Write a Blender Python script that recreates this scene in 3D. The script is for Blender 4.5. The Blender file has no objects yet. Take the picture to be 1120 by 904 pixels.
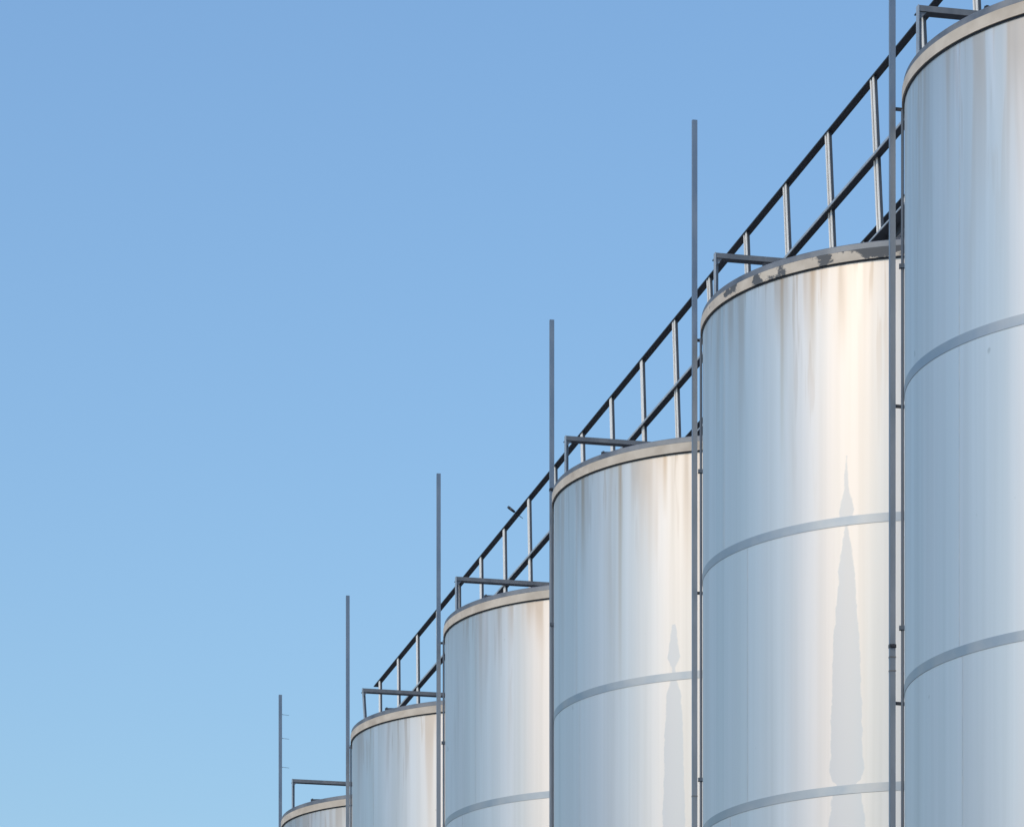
import bpy, bmesh, math, random
from mathutils import Vector, Matrix
R_ = math.radians
sc = bpy.context.scene
random.seed(7)

# ------------------------------------------------------------------ camera
K = 1.1                    # metres per layout unit
EYE = 1.6                  # eye height above the yard
cam_d = bpy.data.cameras.new('camera')
cam = bpy.data.objects.new('camera', cam_d)
sc.collection.objects.link(cam)
cam.location = (0, 0, EYE)
cam.rotation_euler = (R_(90), 0, 0)
cam_d.sensor_fit = 'HORIZONTAL'
cam_d.sensor_width = 36
cam_d.lens = 4400 / 1120 * 36
cam_d.shift_y = (1809.1 - 452) / 1120     # view-camera rise: level camera, tall subject
cam_d.clip_start = 0.5
cam_d.clip_end = 9000
sc.camera = cam

# ------------------------------------------------------------------ sky and sun
SUN_EL = R_(45)
SUN_ROT = R_(226)          # compass style from +Y towards +X: behind and left of the camera
world = bpy.data.worlds.new('World')
sc.world = world
world.use_nodes = True
wn = world.node_tree
wn.nodes.clear()
sky = wn.nodes.new('ShaderNodeTexSky')
sky.sky_type = 'NISHITA'
sky.sun_disc = False
sky.sun_elevation = SUN_EL
sky.sun_rotation = SUN_ROT
sky.altitude = 0
sky.air_density = 1.75
sky.dust_density = 1.7
sky.ozone_density = 9.3
bg = wn.nodes.new('ShaderNodeBackground')
bg.inputs['Strength'].default_value = 0.15
wo = wn.nodes.new('ShaderNodeOutputWorld')
wn.links.new(sky.outputs[0], bg.inputs['Color'])
wn.links.new(bg.outputs[0], wo.inputs['Surface'])

sun_d = bpy.data.lights.new('sun', 'SUN')
sun_d.energy = 2.0
sun_d.angle = R_(0.5)
sun_d.color = (1.0, 0.82, 0.55)
sun = bpy.data.objects.new('sun', sun_d)
sc.collection.objects.link(sun)
sdir = Vector((math.sin(SUN_ROT) * math.cos(SUN_EL), math.cos(SUN_ROT) * math.cos(SUN_EL), math.sin(SUN_EL)))
sun.rotation_euler = sdir.to_track_quat('Z', 'Y').to_euler()
sun.location = (-20, -20, 40)

sc.view_settings.view_transform = 'Standard'
sc.view_settings.look = 'None'
sc.view_settings.exposure = 0.20
sc.view_settings.gamma = 1.0

# ------------------------------------------------------------------ layout
TH = 0.227
U = Vector((-math.sin(TH), math.cos(TH), 0))      # along the row, away from the camera
W = Vector((math.cos(TH), math.sin(TH), 0))       # across the row, to the right
PITCH = 3.9 * K
RAD = 1.374 * K
C0 = Vector((3.449 * K, 21.316 * K, 0))
P0 = Vector((2.037 * K, 21.602 * K, 0))
def H(z): return EYE + z * K                       # layout height above the eye -> metres
Z_WALL, Z_RIM = H(8.258), H(8.361)
COURSE = 1.592 * K
SEAMS = [H(6.752) - COURSE * k for k in range(6)]
SEAM_H = 0.058
Z_MAST = H(9.687)
Q = 7.9 * K
Q_FAR = 8.757 * K
Z_TOP, Z_MID, Z_DECK = H(9.93), H(9.43), H(8.965)
Z_BEAM = H(8.82)

# ------------------------------------------------------------------ material helpers
def mat(name):
    m = bpy.data.materials.new(name)
    m.use_nodes = True
    t = m.node_tree
    t.nodes.clear()
    out = t.nodes.new('ShaderNodeOutputMaterial')
    b = t.nodes.new('ShaderNodeBsdfPrincipled')
    t.links.new(b.outputs[0], out.inputs[0])
    return m, t, b
def L(t, a, b): t.links.new(a, b)
def val(t, x):
    n = t.nodes.new('ShaderNodeValue'); n.outputs[0].default_value = x; return n.outputs[0]
def mth(t, op, a, b=None, c=None, clamp=False):
    n = t.nodes.new('ShaderNodeMath'); n.operation = op; n.use_clamp = clamp
    for i, x in enumerate((a, b, c)):
        if x is None: continue
        if isinstance(x, (int, float)): n.inputs[i].default_value = x
        else: L(t, x, n.inputs[i])
    return n.outputs[0]
def rng(t, v, a, b, c=0.0, d=1.0, smooth=False):
    n = t.nodes.new('ShaderNodeMapRange')
    n.interpolation_type = 'SMOOTHSTEP' if smooth else 'LINEAR'
    L(t, v, n.inputs[0])
    for i, x in enumerate((a, b, c, d)): n.inputs[i + 1].default_value = x
    return n.outputs[0]
def xyz(t, x, y, z):
    n = t.nodes.new('ShaderNodeCombineXYZ')
    for i, s in enumerate((x, y, z)):
        if isinstance(s, (int, float)): n.inputs[i].default_value = s
        else: L(t, s, n.inputs[i])
    return n.outputs[0]
def noise(t, vec, scale, detail=2.0, rough=0.5):
    n = t.nodes.new('ShaderNodeTexNoise'); n.noise_dimensions = '3D'
    L(t, vec, n.inputs['Vector'])
    n.inputs['Scale'].default_value = scale; n.inputs['Detail'].default_value = detail; n.inputs['Roughness'].default_value = rough
    return n.outputs[0]
def mix(t, f, a, b):
    n = t.nodes.new('ShaderNodeMix'); n.data_type = 'RGBA'
    if isinstance(f, (int, float)): n.inputs[0].default_value = f
    else: L(t, f, n.inputs[0])
    for i, x in ((6, a), (7, b)):
        if isinstance(x, tuple): n.inputs[i].default_value = (*x, 1)
        else: L(t, x, n.inputs[i])
    return n.outputs[2]
def polar(t):
    """angle round the silo (as metres of arc), height, and a number that differs per silo"""
    tc = t.nodes.new('ShaderNodeTexCoord')
    s = t.nodes.new('ShaderNodeSeparateXYZ'); L(t, tc.outputs['Object'], s.inputs[0])
    ang = mth(t, 'ARCTAN2', s.outputs[0], mth(t, 'MULTIPLY', s.outputs[1], -1.0))
    oi = t.nodes.new('ShaderNodeObjectInfo')
    s2 = t.nodes.new('ShaderNodeSeparateXYZ'); L(t, oi.outputs['Location'], s2.inputs[0])
    return ang, s.outputs[2], mth(t, 'MULTIPLY', s2.outputs[1], 3.17), s

# ------------------------------------------------------------------ materials
WALL_ROUGH = 0.42
WIDE_ROUGH = 0.75
TIGHT_TINT = (0.846 / 0.62, 0.66 / 0.62, 0.42 / 0.62, 1)     # warm colour of the tight lobe
WIDE_TINT = (0.25 / 0.62, 0.535 / 0.62, 0.90 / 0.62, 1)       # bluish colour of the wide lobe
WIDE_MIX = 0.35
def steel_wall(name, highlight=None, drip=1.0, streak=None):
    m, t, b = mat(name)
    ang, z, seed, _ = polar(t)
    arc = mth(t, 'MULTIPLY', ang, RAD)
    zs = mth(t, 'MULTIPLY', z, 0.055)
    # faint upright tone changes of the rolled sheet
    fine = noise(t, xyz(t, arc, seed, mth(t, 'MULTIPLY', z, 0.012)), 9.0, 3.0, 0.6)
    broad = noise(t, xyz(t, arc, mth(t, 'ADD', seed, 40.0), mth(t, 'MULTIPLY', z, 0.03)), 2.2, 2.0)
    cloud = noise(t, xyz(t, arc, mth(t, 'ADD', seed, 9.0), zs), 3.0, 3.0)
    # rain streaks running down from under the rim, each with its own length
    col = noise(t, xyz(t, arc, mth(t, 'ADD', seed, 80.0), zs), 5.5, 2.0, 0.65)
    col2 = noise(t, xyz(t, arc, mth(t, 'ADD', seed, 130.0), zs), 17.0, 2.0, 0.65)
    lng = noise(t, xyz(t, arc, mth(t, 'ADD', seed, 200.0), 0.0), 6.0, 2.0)
    depth = mth(t, 'SUBTRACT', Z_WALL, z)
    reach = rng(t, lng, 0.3, 0.75, 0.25, 2.3)
    fade = mth(t, 'SUBTRACT', 1.0, mth(t, 'DIVIDE', depth, reach), clamp=True)
    fade = mth(t, 'POWER', fade, 1.2)
    s1 = mth(t, 'MULTIPLY', rng(t, col, 0.48, 0.62, 0, 1, True), fade)
    s2 = mth(t, 'MULTIPLY', rng(t, col2, 0.55, 0.64, 0, 1, True), fade)
    edge = mth(t, 'POWER', mth(t, 'SUBTRACT', 1.0, mth(t, 'DIVIDE', depth, 0.55), clamp=True), 1.6)
    stain = mth(t, 'MULTIPLY', mth(t, 'ADD', mth(t, 'MAXIMUM', s1, mth(t, 'MULTIPLY', s2, 0.75)), mth(t, 'MULTIPLY', edge, 0.30), clamp=True), drip)
    base = mix(t, rng(t, fine, 0.3, 0.7), (0.57, 0.58, 0.585), (0.68, 0.69, 0.69))
    base = mix(t, mth(t, 'MULTIPLY', rng(t, broad, 0.35, 0.7), 0.45), base, (0.60, 0.60, 0.605))
    step = noise(t, xyz(t, arc, mth(t, 'ADD', seed, 610.0), mth(t, 'MULTIPLY', z, 0.006)), 5.0, 0.0)
    step = mth(t, 'ADD', rng(t, step, 0.40, 0.415), rng(t, step, 0.56, 0.575))
    base = mix(t, mth(t, 'MULTIPLY', step, 0.13), base, (0.74, 0.74, 0.74))
    spk = noise(t, xyz(t, mth(t, 'MULTIPLY', arc, 1.6), mth(t, 'ADD', seed, 700.0), z), 7.0, 1.0)
    base = mix(t, mth(t, 'MULTIPLY', rng(t, spk, 0.80, 0.83), 0.35), base, (0.25, 0.26, 0.28))
    hue = noise(t, xyz(t, arc, mth(t, 'ADD', seed, 300.0), 0.0), 4.0, 1.0)
    dirt = mix(t, rng(t, hue, 0.42, 0.56), (0.28, 0.295, 0.31), (0.37, 0.345, 0.32))
    base = mix(t, mth(t, 'MULTIPLY', stain, 0.42), base, dirt)
    # narrow lines where rain has washed the sheet clean
    wash = noise(t, xyz(t, arc, mth(t, 'ADD', seed, 420.0), mth(t, 'MULTIPLY', z, 0.05)), 11.0, 1.0)
    base = mix(t, mth(t, 'MULTIPLY', mth(t, 'MULTIPLY', rng(t, wash, 0.62, 0.68), mth(t, 'MULTIPLY', fade, drip)), 0.45), base, (0.74, 0.74, 0.74))
    rough = mth(t, 'ADD', rng(t, cloud, 0.3, 0.7, WALL_ROUGH - 0.03, WALL_ROUGH + 0.04), mth(t, 'MULTIPLY', stain, 0.10))
    if streak:                     # one strong rust run under the rim
        for (a0, wid, length) in streak:
            d = mth(t, 'ABSOLUTE', mth(t, 'SUBTRACT', ang, a0))
            k = mth(t, 'MULTIPLY', rng(t, d, wid, 0.0, 0, 1, True), mth(t, 'SUBTRACT', 1.0, mth(t, 'DIVIDE', depth, length), clamp=True))
            base = mix(t, mth(t, 'MULTIPLY', k, 0.55), base, (0.36, 0.27, 0.20))
    if highlight:                      # burnt-out core of the sun highlight, painted into the wall colour
        a0, prof = highlight
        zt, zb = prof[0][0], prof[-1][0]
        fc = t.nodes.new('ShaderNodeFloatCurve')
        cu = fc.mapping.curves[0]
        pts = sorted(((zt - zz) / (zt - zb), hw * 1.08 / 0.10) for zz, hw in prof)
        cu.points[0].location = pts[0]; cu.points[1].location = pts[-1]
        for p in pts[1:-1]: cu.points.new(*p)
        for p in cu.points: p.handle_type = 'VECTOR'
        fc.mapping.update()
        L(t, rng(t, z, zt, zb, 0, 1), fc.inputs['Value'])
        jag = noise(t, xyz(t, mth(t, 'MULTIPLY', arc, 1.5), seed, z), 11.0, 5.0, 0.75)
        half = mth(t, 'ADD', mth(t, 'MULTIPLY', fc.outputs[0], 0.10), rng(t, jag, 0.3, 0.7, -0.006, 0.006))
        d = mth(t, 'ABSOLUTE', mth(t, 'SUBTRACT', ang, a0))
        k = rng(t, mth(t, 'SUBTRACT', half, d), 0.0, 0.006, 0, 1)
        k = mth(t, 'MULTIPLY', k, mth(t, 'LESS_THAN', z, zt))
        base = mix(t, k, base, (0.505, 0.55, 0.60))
    # brushed steel has a tight sheen (the polish) and a wide one (the scratches): two lobes, mixed
    w2 = t.nodes.new('ShaderNodeBsdfPrincipled')
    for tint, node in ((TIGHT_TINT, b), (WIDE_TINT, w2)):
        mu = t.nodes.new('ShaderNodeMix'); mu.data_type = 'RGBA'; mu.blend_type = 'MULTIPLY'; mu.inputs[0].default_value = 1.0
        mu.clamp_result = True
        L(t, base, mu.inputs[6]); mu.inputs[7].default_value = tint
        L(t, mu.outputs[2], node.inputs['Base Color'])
    L(t, rough, b.inputs['Roughness']); L(t, mth(t, 'ADD', rough, WIDE_ROUGH - WALL_ROUGH), w2.inputs['Roughness'])
    b.inputs['Metallic'].default_value = 1.0; w2.inputs['Metallic'].default_value = 1.0
    ms_ = t.nodes.new('ShaderNodeMixShader'); ms_.inputs[0].default_value = WIDE_MIX
    L(t, b.outputs[0], ms_.inputs[1]); L(t, w2.outputs[0], ms_.inputs[2])
    L(t, ms_.outputs[0], [n for n in t.nodes if n.type == 'OUTPUT_MATERIAL'][0].inputs[0])
    # horizontally brushed sheet: the sheen is drawn out up and down
    tg = t.nodes.new('ShaderNodeTangent'); tg.direction_type = 'RADIAL'; tg.axis = 'Z'
    L(t, tg.outputs[0], b.inputs['Tangent'])
    b.inputs['Anisotropic'].default_value = 0.1
    b.inputs['Anisotropic Rotation'].default_value = 0.25
    # very slight oil-canning of the sheet
    wav = noise(t, xyz(t, arc, mth(t, 'ADD', seed, 500.0), mth(t, 'MULTIPLY', z, 0.25)), 2.6, 1.0)
    bp = t.nodes.new('ShaderNodeBump'); bp.inputs['Strength'].default_value = 0.12; bp.inputs['Distance'].default_value = 0.02
    L(t, wav, bp.inputs['Height']); L(t, bp.outputs[0], b.inputs['Normal']); L(t, bp.outputs[0], w2.inputs['Normal'])
    return m

def painted_rim(name, peel):
    m, t, b = mat(name)
    ang, z, seed, _ = polar(t)
    arc = mth(t, 'MULTIPLY', ang, RAD)
    n1 = noise(t, xyz(t, arc, seed, mth(t, 'MULTIPLY', z, 1.6)), 3.2, 5.0, 0.62)
    n2 = noise(t, xyz(t, arc, mth(t, 'ADD', seed, 21), mth(t, 'MULTIPLY', z, 1.0)), 1.1, 2.0)
    tone = noise(t, xyz(t, arc, mth(t, 'ADD', seed, 55), z), 8.0, 4.0)
    base = mix(t, rng(t, tone, 0.3, 0.7), (0.38, 0.335, 0.285), (0.52, 0.475, 0.42))
    base = mix(t, mth(t, 'MULTIPLY', rng(t, n2, 0.4, 0.65), 0.35), base, (0.58, 0.54, 0.48))
    more = rng(t, ang, -1.15, -0.45, -0.055 if peel > 0.1 else 0.0, 0.0)     # less peeling towards the left flank
    k = rng(t, mth(t, 'ADD', mth(t, 'ADD', mth(t, 'MULTIPLY', n1, 0.65), mth(t, 'MULTIPLY', n2, 0.35)), more), 0.66 - peel, 0.68 - peel)
    base = mix(t, k, base, (0.075, 0.085, 0.10))
    L(t, base, b.inputs['Base Color'])
    L(t, rng(t, k, 0, 1, 0.55, 0.7), b.inputs['Roughness'])
    bp = t.nodes.new('ShaderNodeBump'); bp.inputs['Strength'].default_value = 0.3; bp.inputs['Distance'].default_value = 0.004
    L(t, mth(t, 'SUBTRACT', tone, k), bp.inputs['Height']); L(t, bp.outputs[0], b.inputs['Normal'])
    return m

def metal(name, c0, c1, rough, metallic=1.0, scale=6.0, stretch=0.15):
    m, t, b = mat(name)
    tc = t.nodes.new('ShaderNodeTexCoord')
    mp = t.nodes.new('ShaderNodeMapping'); mp.inputs['Scale'].default_value = (1, 1, stretch)
    L(t, tc.outputs['Object'], mp.inputs[0])
    oi = t.nodes.new('ShaderNodeObjectInfo')
    va = t.nodes.new('ShaderNodeVectorMath'); va.operation = 'ADD'
    L(t, mp.outputs[0], va.inputs[0]); L(t, oi.outputs['Location'], va.inputs[1])
    n = noise(t, va.outputs[0], scale, 4.0, 0.6)
    L(t, mix(t, rng(t, n, 0.3, 0.7), c0, c1), b.inputs['Base Color'])
    L(t, rng(t, n, 0.3, 0.7, rough - 0.06, rough + 0.08), b.inputs['Roughness'])
    b.inputs['Metallic'].default_value = metallic
    return m

def cyl_angle(px_frac):  # from the fraction of the radius, seen from the front, to the angle round the silo
    return math.asin(px_frac)

M = {}
M['rim'] = painted_rim('beige_rim_paint', 0.035)
M['rim_peeled'] = painted_rim('peeling_rim_paint', 0.185)
M['lip'] = metal('rim_lip_steel', (0.10, 0.12, 0.15), (0.22, 0.24, 0.27), 0.55, 0.6, 5.0, 1.0)
M['seam'] = metal('seam_band_steel', (0.35, 0.375, 0.40), (0.45, 0.465, 0.475), 0.46, 1.0, 4.0, 1.0)
M['roof'] = metal('roof_steel', (0.42, 0.42, 0.42), (0.55, 0.55, 0.54), 0.55, 0.9, 2.0, 1.0)
M['mast'] = metal('mast_steel', (0.20, 0.25, 0.31), (0.28, 0.33, 0.39), 0.5, 0.75, 9.0, 0.3)
M['dark'] = metal('dark_and_shaded_steel', (0.016, 0.022, 0.034), (0.030, 0.038, 0.052), 0.55, 0.0, 12.0, 1.0)  # dark fittings and rails, also painted shade on undersides and below the rim
M['frame'] = metal('frame_steel', (0.14, 0.15, 0.165), (0.22, 0.23, 0.245), 0.5, 0.5, 9.0, 0.5)
M['edge'] = metal('galvanised_lit_edge', (0.45, 0.46, 0.47), (0.62, 0.62, 0.62), 0.45, 0.8, 9.0, 0.5)  # pale copy, paints the sunlit edges of rails and frame legs
M['post'] = metal('galvanised_post', (0.74, 0.73, 0.71), (0.86, 0.85, 0.83), 0.5, 0.1, 10.0, 0.25)
M['stanchion'] = metal('stanchion_shaded_side', (0.04, 0.055, 0.08), (0.075, 0.095, 0.125), 0.6, 0.0, 9.0, 0.5)  # dark copy, paints the shaded side of the rail posts
M['weld'] = metal('weld_bead', (0.54, 0.55, 0.56), (0.62, 0.62, 0.62), 0.45, 1.0, 20.0, 1.0)
M['grate'] = metal('grating_steel', (0.30, 0.31, 0.32), (0.42, 0.43, 0.44), 0.5, 0.9, 9.0, 1.0)
M['conduit'] = metal('conduit_grey', (0.035, 0.055, 0.085), (0.06, 0.085, 0.12), 0.6, 0.0, 7.0, 0.3)

# ------------------------------------------------------------------ mesh helpers
COL = sc.collection
def tag(o, label=None, cat=None, group=None, kind=None):
    for k, v in (('label', label), ('category', cat), ('group', group), ('kind', kind)):
        if v: o[k] = v
    return o
def empty(name, loc, rz=0.0):
    o = bpy.data.objects.new(name, None); COL.objects.link(o)
    o.empty_display_size = 0.3; o.location = loc; o.rotation_euler = (0, 0, rz)
    return o
def link(name, mesh, parent=None, loc=(0, 0, 0)):
    o = bpy.data.objects.new(name, mesh); COL.objects.link(o)
    o.parent = parent; o.location = loc
    return o
def mesh_from(name, verts, faces, mats, fmat=None, smooth=False):
    me = bpy.data.meshes.new(name); me.from_pydata(verts, [], faces)
    for m in (mats if isinstance(mats, list) else [mats]): me.materials.append(m)
    if fmat:
        for p, k in zip(me.polygons, fmat): p.material_index = k
    if smooth:
        for p in me.polygons: p.use_smooth = True
    me.update(); return me
class Build:
    def __init__(s): s.v = []; s.f = []; s.m = []
    def hexa(s, c8, k=0):
        b = len(s.v); s.v += [tuple(p) for p in c8]
        for q in ((0, 3, 2, 1), (4, 5, 6, 7), (0, 1, 5, 4), (1, 2, 6, 5), (2, 3, 7, 6), (3, 0, 4, 7)):
            s.f.append(tuple(b + i for i in q)); s.m.append(k)
        return s
    def box(s, x0, x1, y0, y1, z0, z1, k=0):
        return s.hexa([(x0, y0, z0), (x1, y0, z0), (x1, y1, z0), (x0, y1, z0), (x0, y0, z1), (x1, y0, z1), (x1, y1, z1), (x0, y1, z1)], k)
    def tube(s, p, q, r0, r1=None, n=10, k=0):
        p, q = Vector(p), Vector(q); r1 = r0 if r1 is None else r1
        d = (q - p).normalized(); a = d.orthogonal().normalized(); c = d.cross(a)
        b = len(s.v)
        for (o, r) in ((p, r0), (q, r1)):
            for i in range(n):
                t = 2 * math.pi * i / n; s.v.append(tuple(o + (a * math.cos(t) + c * math.sin(t)) * r))
        for i in range(n):
            j = (i + 1) % n; s.f.append((b + i, b + j, b + n + j, b + n + i)); s.m.append(k)
        s.f.append(tuple(b + n - 1 - i for i in range(n))); s.m.append(k)
        s.f.append(tuple(b + n + i for i in range(n))); s.m.append(k)
        return s
    def mesh(s, name, mats, smooth=False): return mesh_from(name, s.v, s.f, mats, s.m, smooth)
def lathe(name, prof, mats, n=192, smooth_ids=None, cap_top=False):
    """prof: (radius, z, material of the ring that follows); sharp corners come from repeated points"""
    v, f, m = [], [], []
    for r, z, _ in prof:
        for i in range(n):
            a = 2 * math.pi * i / n; v.append((r * math.cos(a), r * math.sin(a), z))
    for k in range(len(prof) - 1):
        if prof[k][0] == prof[k + 1][0] and prof[k][1] == prof[k + 1][1]: continue
        for i in range(n):
            j = (i + 1) % n
            f.append((k * n + i, k * n + j, (k + 1) * n + j, (k + 1) * n + i)); m.append(prof[k][2])
    if cap_top:
        f.append(tuple((len(prof) - 1) * n + i for i in range(n))); m.append(prof[-1][2])
    me = mesh_from(name, v, f, mats, m, True)
    return me
def sharp(pts):
    """repeat interior points so that every ring shades flat against its neighbours"""
    out = [pts[0]]
    for a in pts[1:-1]: out += [(a[0], a[1], out[-1][2]), a]
    out.append(pts[-1]); return out

# ------------------------------------------------------------------ ground
gm, t, b = mat('yard_gravel')
tc = t.nodes.new('ShaderNodeTexCoord')
n1 = noise(t, tc.outputs['Object'], 0.35, 5.0); n2 = noise(t, tc.outputs['Object'], 40.0, 4.0)
L(t, mix(t, rng(t, mth(t, 'ADD', mth(t, 'MULTIPLY', n1, 0.7), mth(t, 'MULTIPLY', n2, 0.3)), 0.35, 0.65), (0.09, 0.088, 0.084), (0.15, 0.146, 0.138)), b.inputs['Base Color'])
b.inputs['Roughness'].default_value = 0.9
bp = t.nodes.new('ShaderNodeBump'); bp.inputs['Strength'].default_value = 0.4; bp.inputs['Distance'].default_value = 0.01
L(t, n2, bp.inputs['Height']); L(t, bp.outputs[0], b.inputs['Normal'])
S_ = 4000
tag(link('ground', mesh_from('ground', [(-S_, -S_, 0), (S_, -S_, 0), (S_, S_, 0), (-S_, S_, 0)], [(0, 1, 2, 3)], gm)), kind='structure')

cm, t, b = mat('plinth_concrete')
tc = t.nodes.new('ShaderNodeTexCoord')
n1 = noise(t, tc.outputs['Object'], 2.5, 6.0)
L(t, mix(t, rng(t, n1, 0.3, 0.7), (0.25, 0.245, 0.235), (0.36, 0.35, 0.335)), b.inputs['Base Color']); b.inputs['Roughness'].default_value = 0.85
M['concrete'] = cm

# ------------------------------------------------------------------ silos
N_SEG = 192
PLINTH = 0.35
bounds = [PLINTH] + [s for s in reversed(SEAMS) if s > PLINTH + 0.3] + [Z_WALL]
def course_mesh(z0, z1, wall, name='wall_course'):
    return lathe(name, [(RAD, z0, 0), (RAD, z1, 0)], wall, N_SEG)
def seam_mesh(zt):
    h = SEAM_H; r = RAD
    pr = [(r - 0.004, zt - h, 0), (r + 0.0025, zt - h, 0), (r + 0.0025, zt, 0), (r - 0.004, zt, 0)]
    return lathe('seam_band', sharp(pr), M['seam'], N_SEG)
RIM_SPLIT = Z_WALL + (Z_RIM - Z_WALL) * 0.60
def rim_mesh(m):
    r = RAD
    pr = [(r - 0.02, Z_WALL, 0), (r + 0.016, Z_WALL, 0), (r + 0.016, RIM_SPLIT, 0), (r - 0.02, RIM_SPLIT, 0)]
    return lathe('rim_band', sharp(pr), m, N_SEG)
def lip_mesh():
    r = RAD
    pr = [(r - 0.02, RIM_SPLIT + 0.001, 0), (r + 0.009, RIM_SPLIT + 0.001, 0), (r + 0.010, RIM_SPLIT + 0.004, 0), (r + 0.008, Z_RIM - 0.006, 0), (r + 0.002, Z_RIM, 0), (r - 0.05, Z_RIM, 0), (r - 0.05, RIM_SPLIT + 0.001, 0)]
    return lathe('rim_lip', sharp(pr), M['lip'], N_SEG)
def rim_shadow_mesh():  # dark strip that paints the shadow line under the rim
    r = RAD
    return lathe('rim_shadow_strip', sharp([(r - 0.01, Z_WALL - 0.0095, 0), (r + 0.006, Z_WALL - 0.0095, 0), (r + 0.006, Z_WALL - 0.0005, 0)]), M['dark'], N_SEG)
def roof_mesh():
    r = RAD
    return lathe('roof', [(r - 0.05, Z_RIM - 0.03, 0), (r * 0.5, Z_RIM + 0.02, 0), (0.25, Z_RIM + 0.06, 0)], M['roof'], 96, cap_top=True)
shared = dict(seams=[seam_mesh(z) for z in SEAMS], lip=lip_mesh(), rim_shadow=rim_shadow_mesh(), roof=roof_mesh(),
              rim=rim_mesh(M['rim']), rimp=rim_mesh(M['rim_peeled']),
              plinth=lathe('plinth', sharp([(RAD + 0.15, 0.0, 0), (RAD + 0.15, PLINTH, 0), (RAD - 0.1, PLINTH, 0)]), M['concrete'], 96))
def course_set(wall): return [course_mesh(a, b_, wall) for a, b_ in zip(bounds[:-1], bounds[1:])]
plain = steel_wall('brushed_steel_wall')
sets = {'plain': course_set(plain)}
def zpix(y, Y): return EYE + K * (1809.1 - y) * Y / 4400          # only used to read heights off the survey notes
Y1, Y2 = 24.0, 27.75
highlight1 = [(505, .006), (540, .011), (553, .026), (565, .036), (574, .028), (582, .008), (600, .022), (630, .036), (700, .056), (780, .068), (830, .070), (846, .078), (858, .062), (862, .044), (872, .062), (904, .080)]
highlight2 = [(686, .012), (712, .026), (722, .034), (733, .012), (745, .014), (762, .038), (800, .048), (850, .052), (904, .060)]
sets['highlight1'] = course_set(steel_wall('brushed_steel_wall_highlight', highlight=(-0.437, [(zpix(y, Y1), w) for y, w in highlight1]), drip=1.0, streak=[(-0.76, 0.018, 1.3), (-0.60, 0.03, 0.8)]))
sets['highlight2'] = course_set(steel_wall('brushed_steel_wall_small_highlight', highlight=(-0.422, [(zpix(y, Y2), w) for y, w in highlight2]), drip=0.9, streak=[(-0.74, 0.02, 1.9), (-1.03, 0.025, 0.8), (-0.47, 0.02, 0.5)]))

lug = Build().box(-0.06, 0.24, -0.03, 0.03, 0, 0.050).box(-0.05, -0.035, -0.015, 0.015, 0.050, 0.060).mesh('roof_bracket', M['dark'])
con = Build().tube((0, 0, PLINTH), (0, 0, Z_WALL - 0.02), 0.009, n=10).mesh('conduit', M['conduit'], True)
clip = Build().box(-0.013, 0.013, -0.02, 0.013, -0.012, 0.012).mesh('conduit_clip', M['conduit'])

# one upright weld per course: a flat bead 5 mm wide standing 1.5 mm proud at angle 0 (local -Y), turned into place
def weld_mesh(z0, z1):
    return Build().box(-0.0025, 0.0025, -RAD - 0.0012, -RAD + 0.004, z0 + 0.003, z1 - SEAM_H - 0.003 if z1 < Z_WALL - 0.01 else z1 - 0.012).mesh('upright_weld', M['weld'])
weld_me = [weld_mesh(a, b_) for a, b_ in zip(bounds[:-1], bounds[1:])]
nb = len(weld_me)
def wa(*top_down): return ([0.7 - 0.9 * (k % 2) for k in range(nb - len(top_down))] + list(reversed(top_down)))
WELD_ANG = [wa(-1.02, -1.02, -1.0), wa(-1.18, -0.98, -1.12), wa(-1.10, -1.06, -0.9), wa(-0.95, -1.1, -0.9), wa(-1.0, -1.1, -0.9), wa(-0.9, -1.1, -0.9)]
silo_dx = [0.0123, -0.006, -0.0206, 0.0147, -0.016, 0.0156]
silo_lab = ['nearest stainless steel silo, cut off by the right edge of the picture',
            'stainless steel silo with dark flaking patches on its beige rim',
            'stainless steel silo with a thin brown rust run, third from the right',
            'stainless steel silo below the small handrail fixture, fourth from the right',
            'stainless steel silo at the lower end of the handrail, second from the left',
            'farthest stainless steel silo, only its top showing at the bottom edge']
silos = []
for i in range(6):
    c = C0 + U * PITCH * i + Vector((silo_dx[i], 0, 0))
    s = empty('silo', (c.x, c.y, 0))
    tag(s, silo_lab[i], 'silo', 'row of stainless steel silos')
    silos.append(c)
    key = 'highlight1' if i == 1 else 'highlight2' if i == 2 else 'plain'
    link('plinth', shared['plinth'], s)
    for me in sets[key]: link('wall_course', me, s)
    for me in shared['seams']: link('seam_band', me, s)
    rb = link('rim_band', shared['rimp' if i == 1 else 'rim'], s)
    if i == 1: rb['label'] = 'beige rim band with large dark flaking patches'
    link('rim_lip', shared['lip'], s)
    link('rim_shadow_strip', shared['rim_shadow'], s)
    link('roof', shared['roof'], s)
    for k, (me, av) in enumerate(zip(weld_me, WELD_ANG[i])):
        if av is not None:
            wv = link('upright_weld', me, s); wv.rotation_euler = (0, 0, av)
    # small bracket lying on the roof edge, front left
    a = R_(218)
    o = link('roof_bracket', lug, s, ((RAD - 0.12) * math.cos(a) , (RAD - 0.12) * math.sin(a), Z_RIM - 0.004))
    # thin conduit running up the left flank
    vd = Vector((c.x, c.y)).normalized(); al = math.atan2(vd.y, vd.x) + math.pi / 2 + math.asin(0.05) 
    rr = RAD + 0.012
    cx_, cy_ = rr * math.cos(al), rr * math.sin(al)
    co = link('conduit', con, s, (cx_, cy_, 0))
    for zc in (SEAMS[0] + 0.72, SEAMS[1] + 0.35, SEAMS[2] + 0.5):
        k = link('conduit_clip', clip, co, (0, 0, zc)); k.rotation_euler = (0, 0, al + math.pi / 2)

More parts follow.
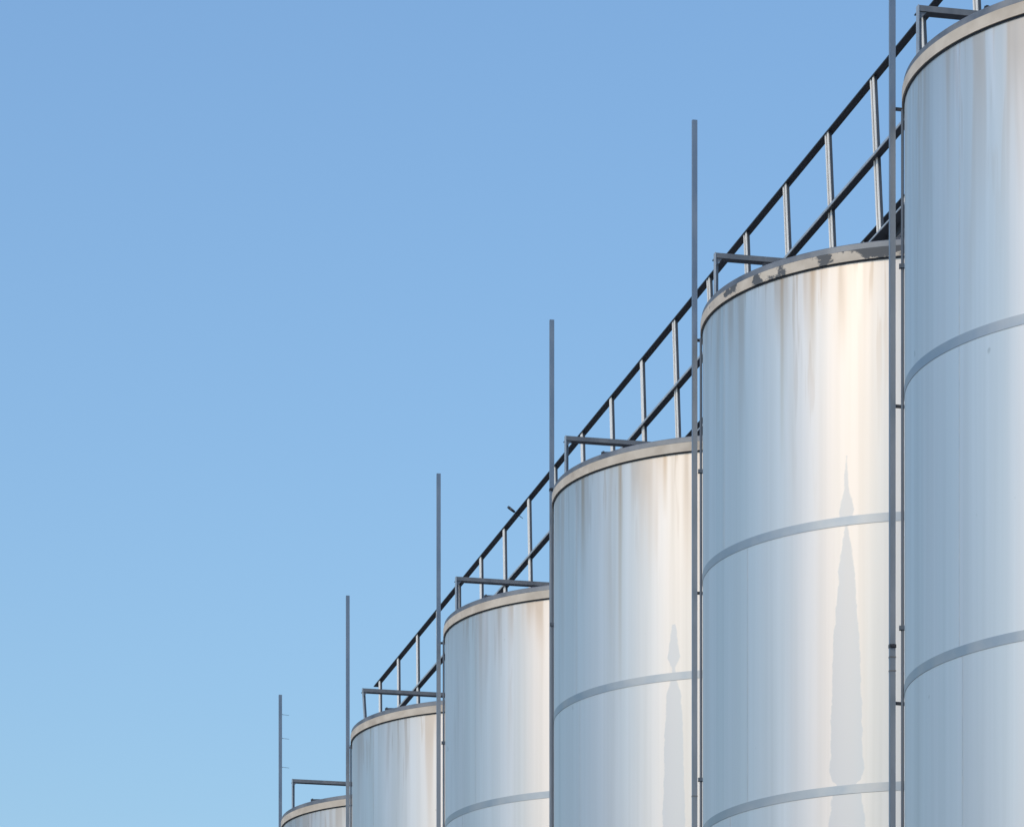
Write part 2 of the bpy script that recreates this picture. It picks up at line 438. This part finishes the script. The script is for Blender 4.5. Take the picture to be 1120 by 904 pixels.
# ------------------------------------------------------------------ tall flat masts beside the silos
mast_dx = [0.008, -0.005, 0.010, -0.005, -0.030, 0.016]
mast_lab = ['nearest flat steel mast, running out of the top of the picture',
            'flat steel mast just left of the silo with the flaking rim',
            'flat steel mast just left of the silo with the thin brown rust run',
            'flat steel mast just left of the silo below the small handrail fixture',
            'flat steel mast second from the left, just right of the farthest silo',
            'leftmost flat steel mast, with three thin rungs sticking out']
bar = Build().box(-0.0175, 0.0175, -0.003, 0.003, 0, Z_MAST).box(-0.0175, -0.0145, 0.003, 0.020, 0, Z_MAST).box(0.0145, 0.0175, 0.003, 0.020, 0, Z_MAST).mesh('bar', M['mast'])
brk = Build().box(0.0, 0.075, 0.004, 0.012, -0.010, 0.010).mesh('bracket', M['dark'])
clamp = Build().box(-0.020, 0.020, -0.008, 0.022, -0.010, 0.010).box(-0.008, 0.008, -0.020, -0.010, -0.008, 0.008).mesh('clamp', M['dark'])
band = Build().box(-0.0195, 0.0195, -0.005, 0.022, -0.004, 0.004).mesh('strap', M['frame'])
rung = Build().tube((0.0175, 0.01, 0), (0.100, 0.01, -0.006), 0.0030, 0.0018, 8).mesh('rung', M['mast'], True)
BR_Z = [H(8.30 - 1.595 * k) for k in range(6)]
for i in range(6):
    p = P0 + U * PITCH * i + Vector((mast_dx[i], 0, 0))
    ms = empty('mast', (p.x, p.y, 0), TH)
    tag(ms, mast_lab[i], 'mast', 'flat steel masts along the silos')
    link('bar', bar, ms)
    for z in BR_Z: link('bracket', brk, ms, (0.0175, 0, z))
    if i == 0:
        link('clamp', clamp, ms, (0, 0, H((1809.1 - 706) * 21.6 / 4400)))
        for y in (718, 733): link('strap', band, ms, (0, 0, H((1809.1 - y) * 21.6 / 4400)))
    if i == 2: link('clamp', clamp, ms, (0, 0, H((1809.1 - 535) * 29.2 / 4400)))
    if i == 1: link('strap', band, ms, (0, 0, H((1809.1 - 870) * 25.4 / 4400)))
    if i == 5:
        for y in (780.5, 806.5, 838): link('rung', rung, ms, (0, 0, H((1809.1 - y) * 40.6 / 4400)))

# ------------------------------------------------------------------ roof frames that carry the walkway
def frame_meshes():
    Lb = (Q_FAR + 0.25) - Q + 0.95
    bm_ = Build()
    # horizontal angle: upright leg towards the camera, flat leg behind its foot
    bm_.box(0.0, Lb, 0.0, 0.006, -0.034, 0.0).box(0.0, Lb, 0.006, 0.076, -0.034, -0.028, 1)  # flat leg darkened to paint its shaded underside
    beam = bm_.mesh('beam', [M['frame'], M['dark']])
    h = Z_BEAM - Z_RIM
    pm = Build()
    pm.box(-0.001, 0.005, -0.004, 0.038, -h, 0.002, 1).box(0.005, 0.032, 0.032, 0.038, -h, -0.0345, 0)  # left leg paler, its lit side put into the colour
    pm.box(0.005, 0.030, 0.007, 0.031, -h, -h + 0.006, 0)
    post = pm.mesh('post', [M['frame'], M['edge']])
    g = Build()
    v0 = [(0.0065, 0.008, -0.036), (0.055, 0.008, -0.036), (0.0065, 0.008, -0.085)]
    b0 = len(g.v)
    vs = [(x, 0.007, z) for x, _, z in v0] + [(x, 0.013, z) for x, _, z in v0]
    me = mesh_from('gusset', vs, [(0, 2, 1), (3, 4, 5), (0, 1, 4, 3), (1, 2, 5, 4), (2, 0, 3, 5)], M['frame'])
    return beam, post, me, Lb
beam_me, post_me, gus_me, Lb = frame_meshes()
fr_dx = [0.0] * 6
fr_lab = ['dark angle-iron frame on the roof of the nearest silo, at the top edge of the picture',
          'dark angle-iron frame standing on the silo with the flaking rim',
          'dark angle-iron frame standing on the roof of the silo with the thin rust run',
          'dark angle-iron frame on the fourth silo from the right, its beam reaching the next silo',
          'dark angle-iron frame with a leaning leg, at the lower end of the handrail',
          'dark angle-iron frame on the farthest silo, below and left of the handrail']
for i in range(6):
    c = silos[i]
    p = c + Vector((-1.287 * K + fr_dx[i], 0.20 * K, 0))
    fr = empty('roof_frame', (p.x, p.y, Z_BEAM), TH)
    tag(fr, fr_lab[i], 'frame', 'angle iron frames on the silo roofs')
    link('beam', beam_me, fr)
    po = link('post', post_me, fr)
    if i == 4: po.rotation_euler = (0, R_(-3.6), 0)
    o = link('post', post_me, fr, (Lb, 0, 0)); o.rotation_euler = (0, 0, 0)
    link('gusset', gus_me, fr)

# ------------------------------------------------------------------ walkway with handrails, all along the row
def tpar(n): return (22.2813 - 0.9459 * 1 + 0.9459 * n) * K       # post stations along the row
POST_N = list(range(-6, 21))
t0, t1 = tpar(POST_N[0]) - 0.3, tpar(20) + 0.28
cat = empty('walkway', (0, 0, 0), TH)        # local x = across the row, local y = along it
tag(cat, 'long steel walkway with a dark two-rail handrail climbing over the silo roofs', 'walkway')
link('top_rail', Build().box(Q, Q + 0.058, t0, t1, Z_TOP - 0.009, Z_TOP).mesh('top_rail', M['dark']), cat)['label'] = 'near dark top rail'
link('mid_rail', Build().box(Q, Q + 0.006, t0, t1, Z_MID - 0.018, Z_MID, 1).box(Q + 0.006, Q + 0.060, t0, t1, Z_MID - 0.018, Z_MID - 0.010, 0).mesh('mid_rail', [M['dark'], M['edge']]), cat)  # lit lip and shaded underside painted as two tones
link('top_rail', Build().box(Q_FAR, Q_FAR + 0.068, t0, t1, Z_TOP - 0.009, Z_TOP).mesh('top_rail_far', M['dark']), cat)['label'] = 'far dark top rail'
link('mid_rail', Build().box(Q_FAR, Q_FAR + 0.052, t0, t1, Z_MID - 0.028, Z_MID - 0.020, 0).mesh('mid_rail_far', M['dark']), cat)
SQ = Q + 0.055
link('stringer', Build().box(SQ, SQ + 0.006, t0, t1, Z_DECK - 0.012, Z_DECK, 1).box(SQ + 0.006, SQ + 0.095, t0, t1, Z_DECK - 0.012, Z_DECK - 0.004, 0).box(SQ + 0.089, SQ + 0.095, t0, t1, Z_DECK - 0.075, Z_DECK - 0.0125, 0).mesh('stringer', [M['dark'], M['edge']]), cat)  # pale near lip and dark flat paint light and shade
link('stringer', Build().box(Q_FAR - 0.02, Q_FAR - 0.012, t0, t1, Z_DECK - 0.085, Z_DECK - 0.004).mesh('stringer_far', M['dark']), cat)
# open grating: bearing bars across the walkway, cross rods along it
gb = Build()
y = t0
while y < t1:
    gb.box(SQ + 0.098, Q_FAR - 0.022, y, y + 0.004, Z_DECK - 0.034, Z_DECK - 0.004); y += 0.034
for k in range(7):
    x = SQ + 0.14 + k * 0.10
    gb.box(x, x + 0.004, t0, t1, Z_DECK - 0.010, Z_DECK - 0.003)
tag(link('grating', gb.mesh('grating', M['grate']), cat), kind='stuff')
cb = Build().box(SQ + 0.10, Q_FAR - 0.022, -0.025, 0.025, Z_DECK - 0.085, Z_DECK - 0.040).mesh('crossbeam', M['dark'])
HP = Z_TOP - 0.0095 - (Z_DECK - 0.012)
def post_mesh(gap):
    # pair of flat bars side by side with an angle leg behind them
    pb = Build()
    z0, z1 = -HP, 0
    if gap:
        pb.box(-0.001, 0.005, -0.044, -0.013, z0, z1, 0).box(-0.001, 0.005, 0.012, 0.036, z0, z1, 0)
        pb.box(0.006, 0.010, -0.043, 0.034, z0, z1, 1)
    else: pb.box(-0.001, 0.005, -0.044, 0.024, z0, z1, 0)
    pb.box(0.0055, 0.026, -0.044, -0.038, z0, z1 - 0.002, 1)
    return pb.mesh('rail_post', [M['post'], M['stanchion']])
pm_a, pm_b = post_mesh(True), post_mesh(False)
for n in POST_N:
    tp = tpar(n)
    lean = 2.7 if n < 3 else max(0.4, 2.7 - (n - 3) * 0.17)
    o = link('rail_post', pm_a if n < 9 else pm_b, cat, (Q + 0.008, tp, Z_TOP - 0.0092)); o.rotation_euler = (0, -R_(lean), 0)
    o = link('rail_post', pm_b, cat, (Q_FAR + 0.008, tp, Z_TOP - 0.0092))
    link('crossbeam', cb, cat, (0, tp + 0.1, 0))

# ------------------------------------------------------------------ small stub with a rod across the top rail
fx_t = (lambda a: ((Q / K) / (a * math.cos(TH) + math.sin(TH)) - (Q / K) * math.sin(TH)) / math.cos(TH) * K)((563.5 - 560) / 4400)
fp = W * (Q - 0.01) + U * fx_t; fp.z = Z_TOP + 0.006
fx = empty('rail_fixture', fp, 0)
tag(fx, 'short dark stub with a thin rod, slanting across the top handrail above the fourth silo', 'fixture')
d = Vector((-0.80, -0.10, 0.60)).normalized()
sb = Build()
sb.tube(d * -0.005, d * 0.055, 0.011, 0.014, 12, 0).tube(d * 0.055, d * 0.078, 0.0145, 0.011, 12, 1)
link('stub', sb.mesh('stub', [M['dark'], M['conduit']], True), fx)
link('rod', Build().tube(d * -0.005, d * -0.105, 0.0045, 0.0025, 8).mesh('rod', M['dark'], True), fx)
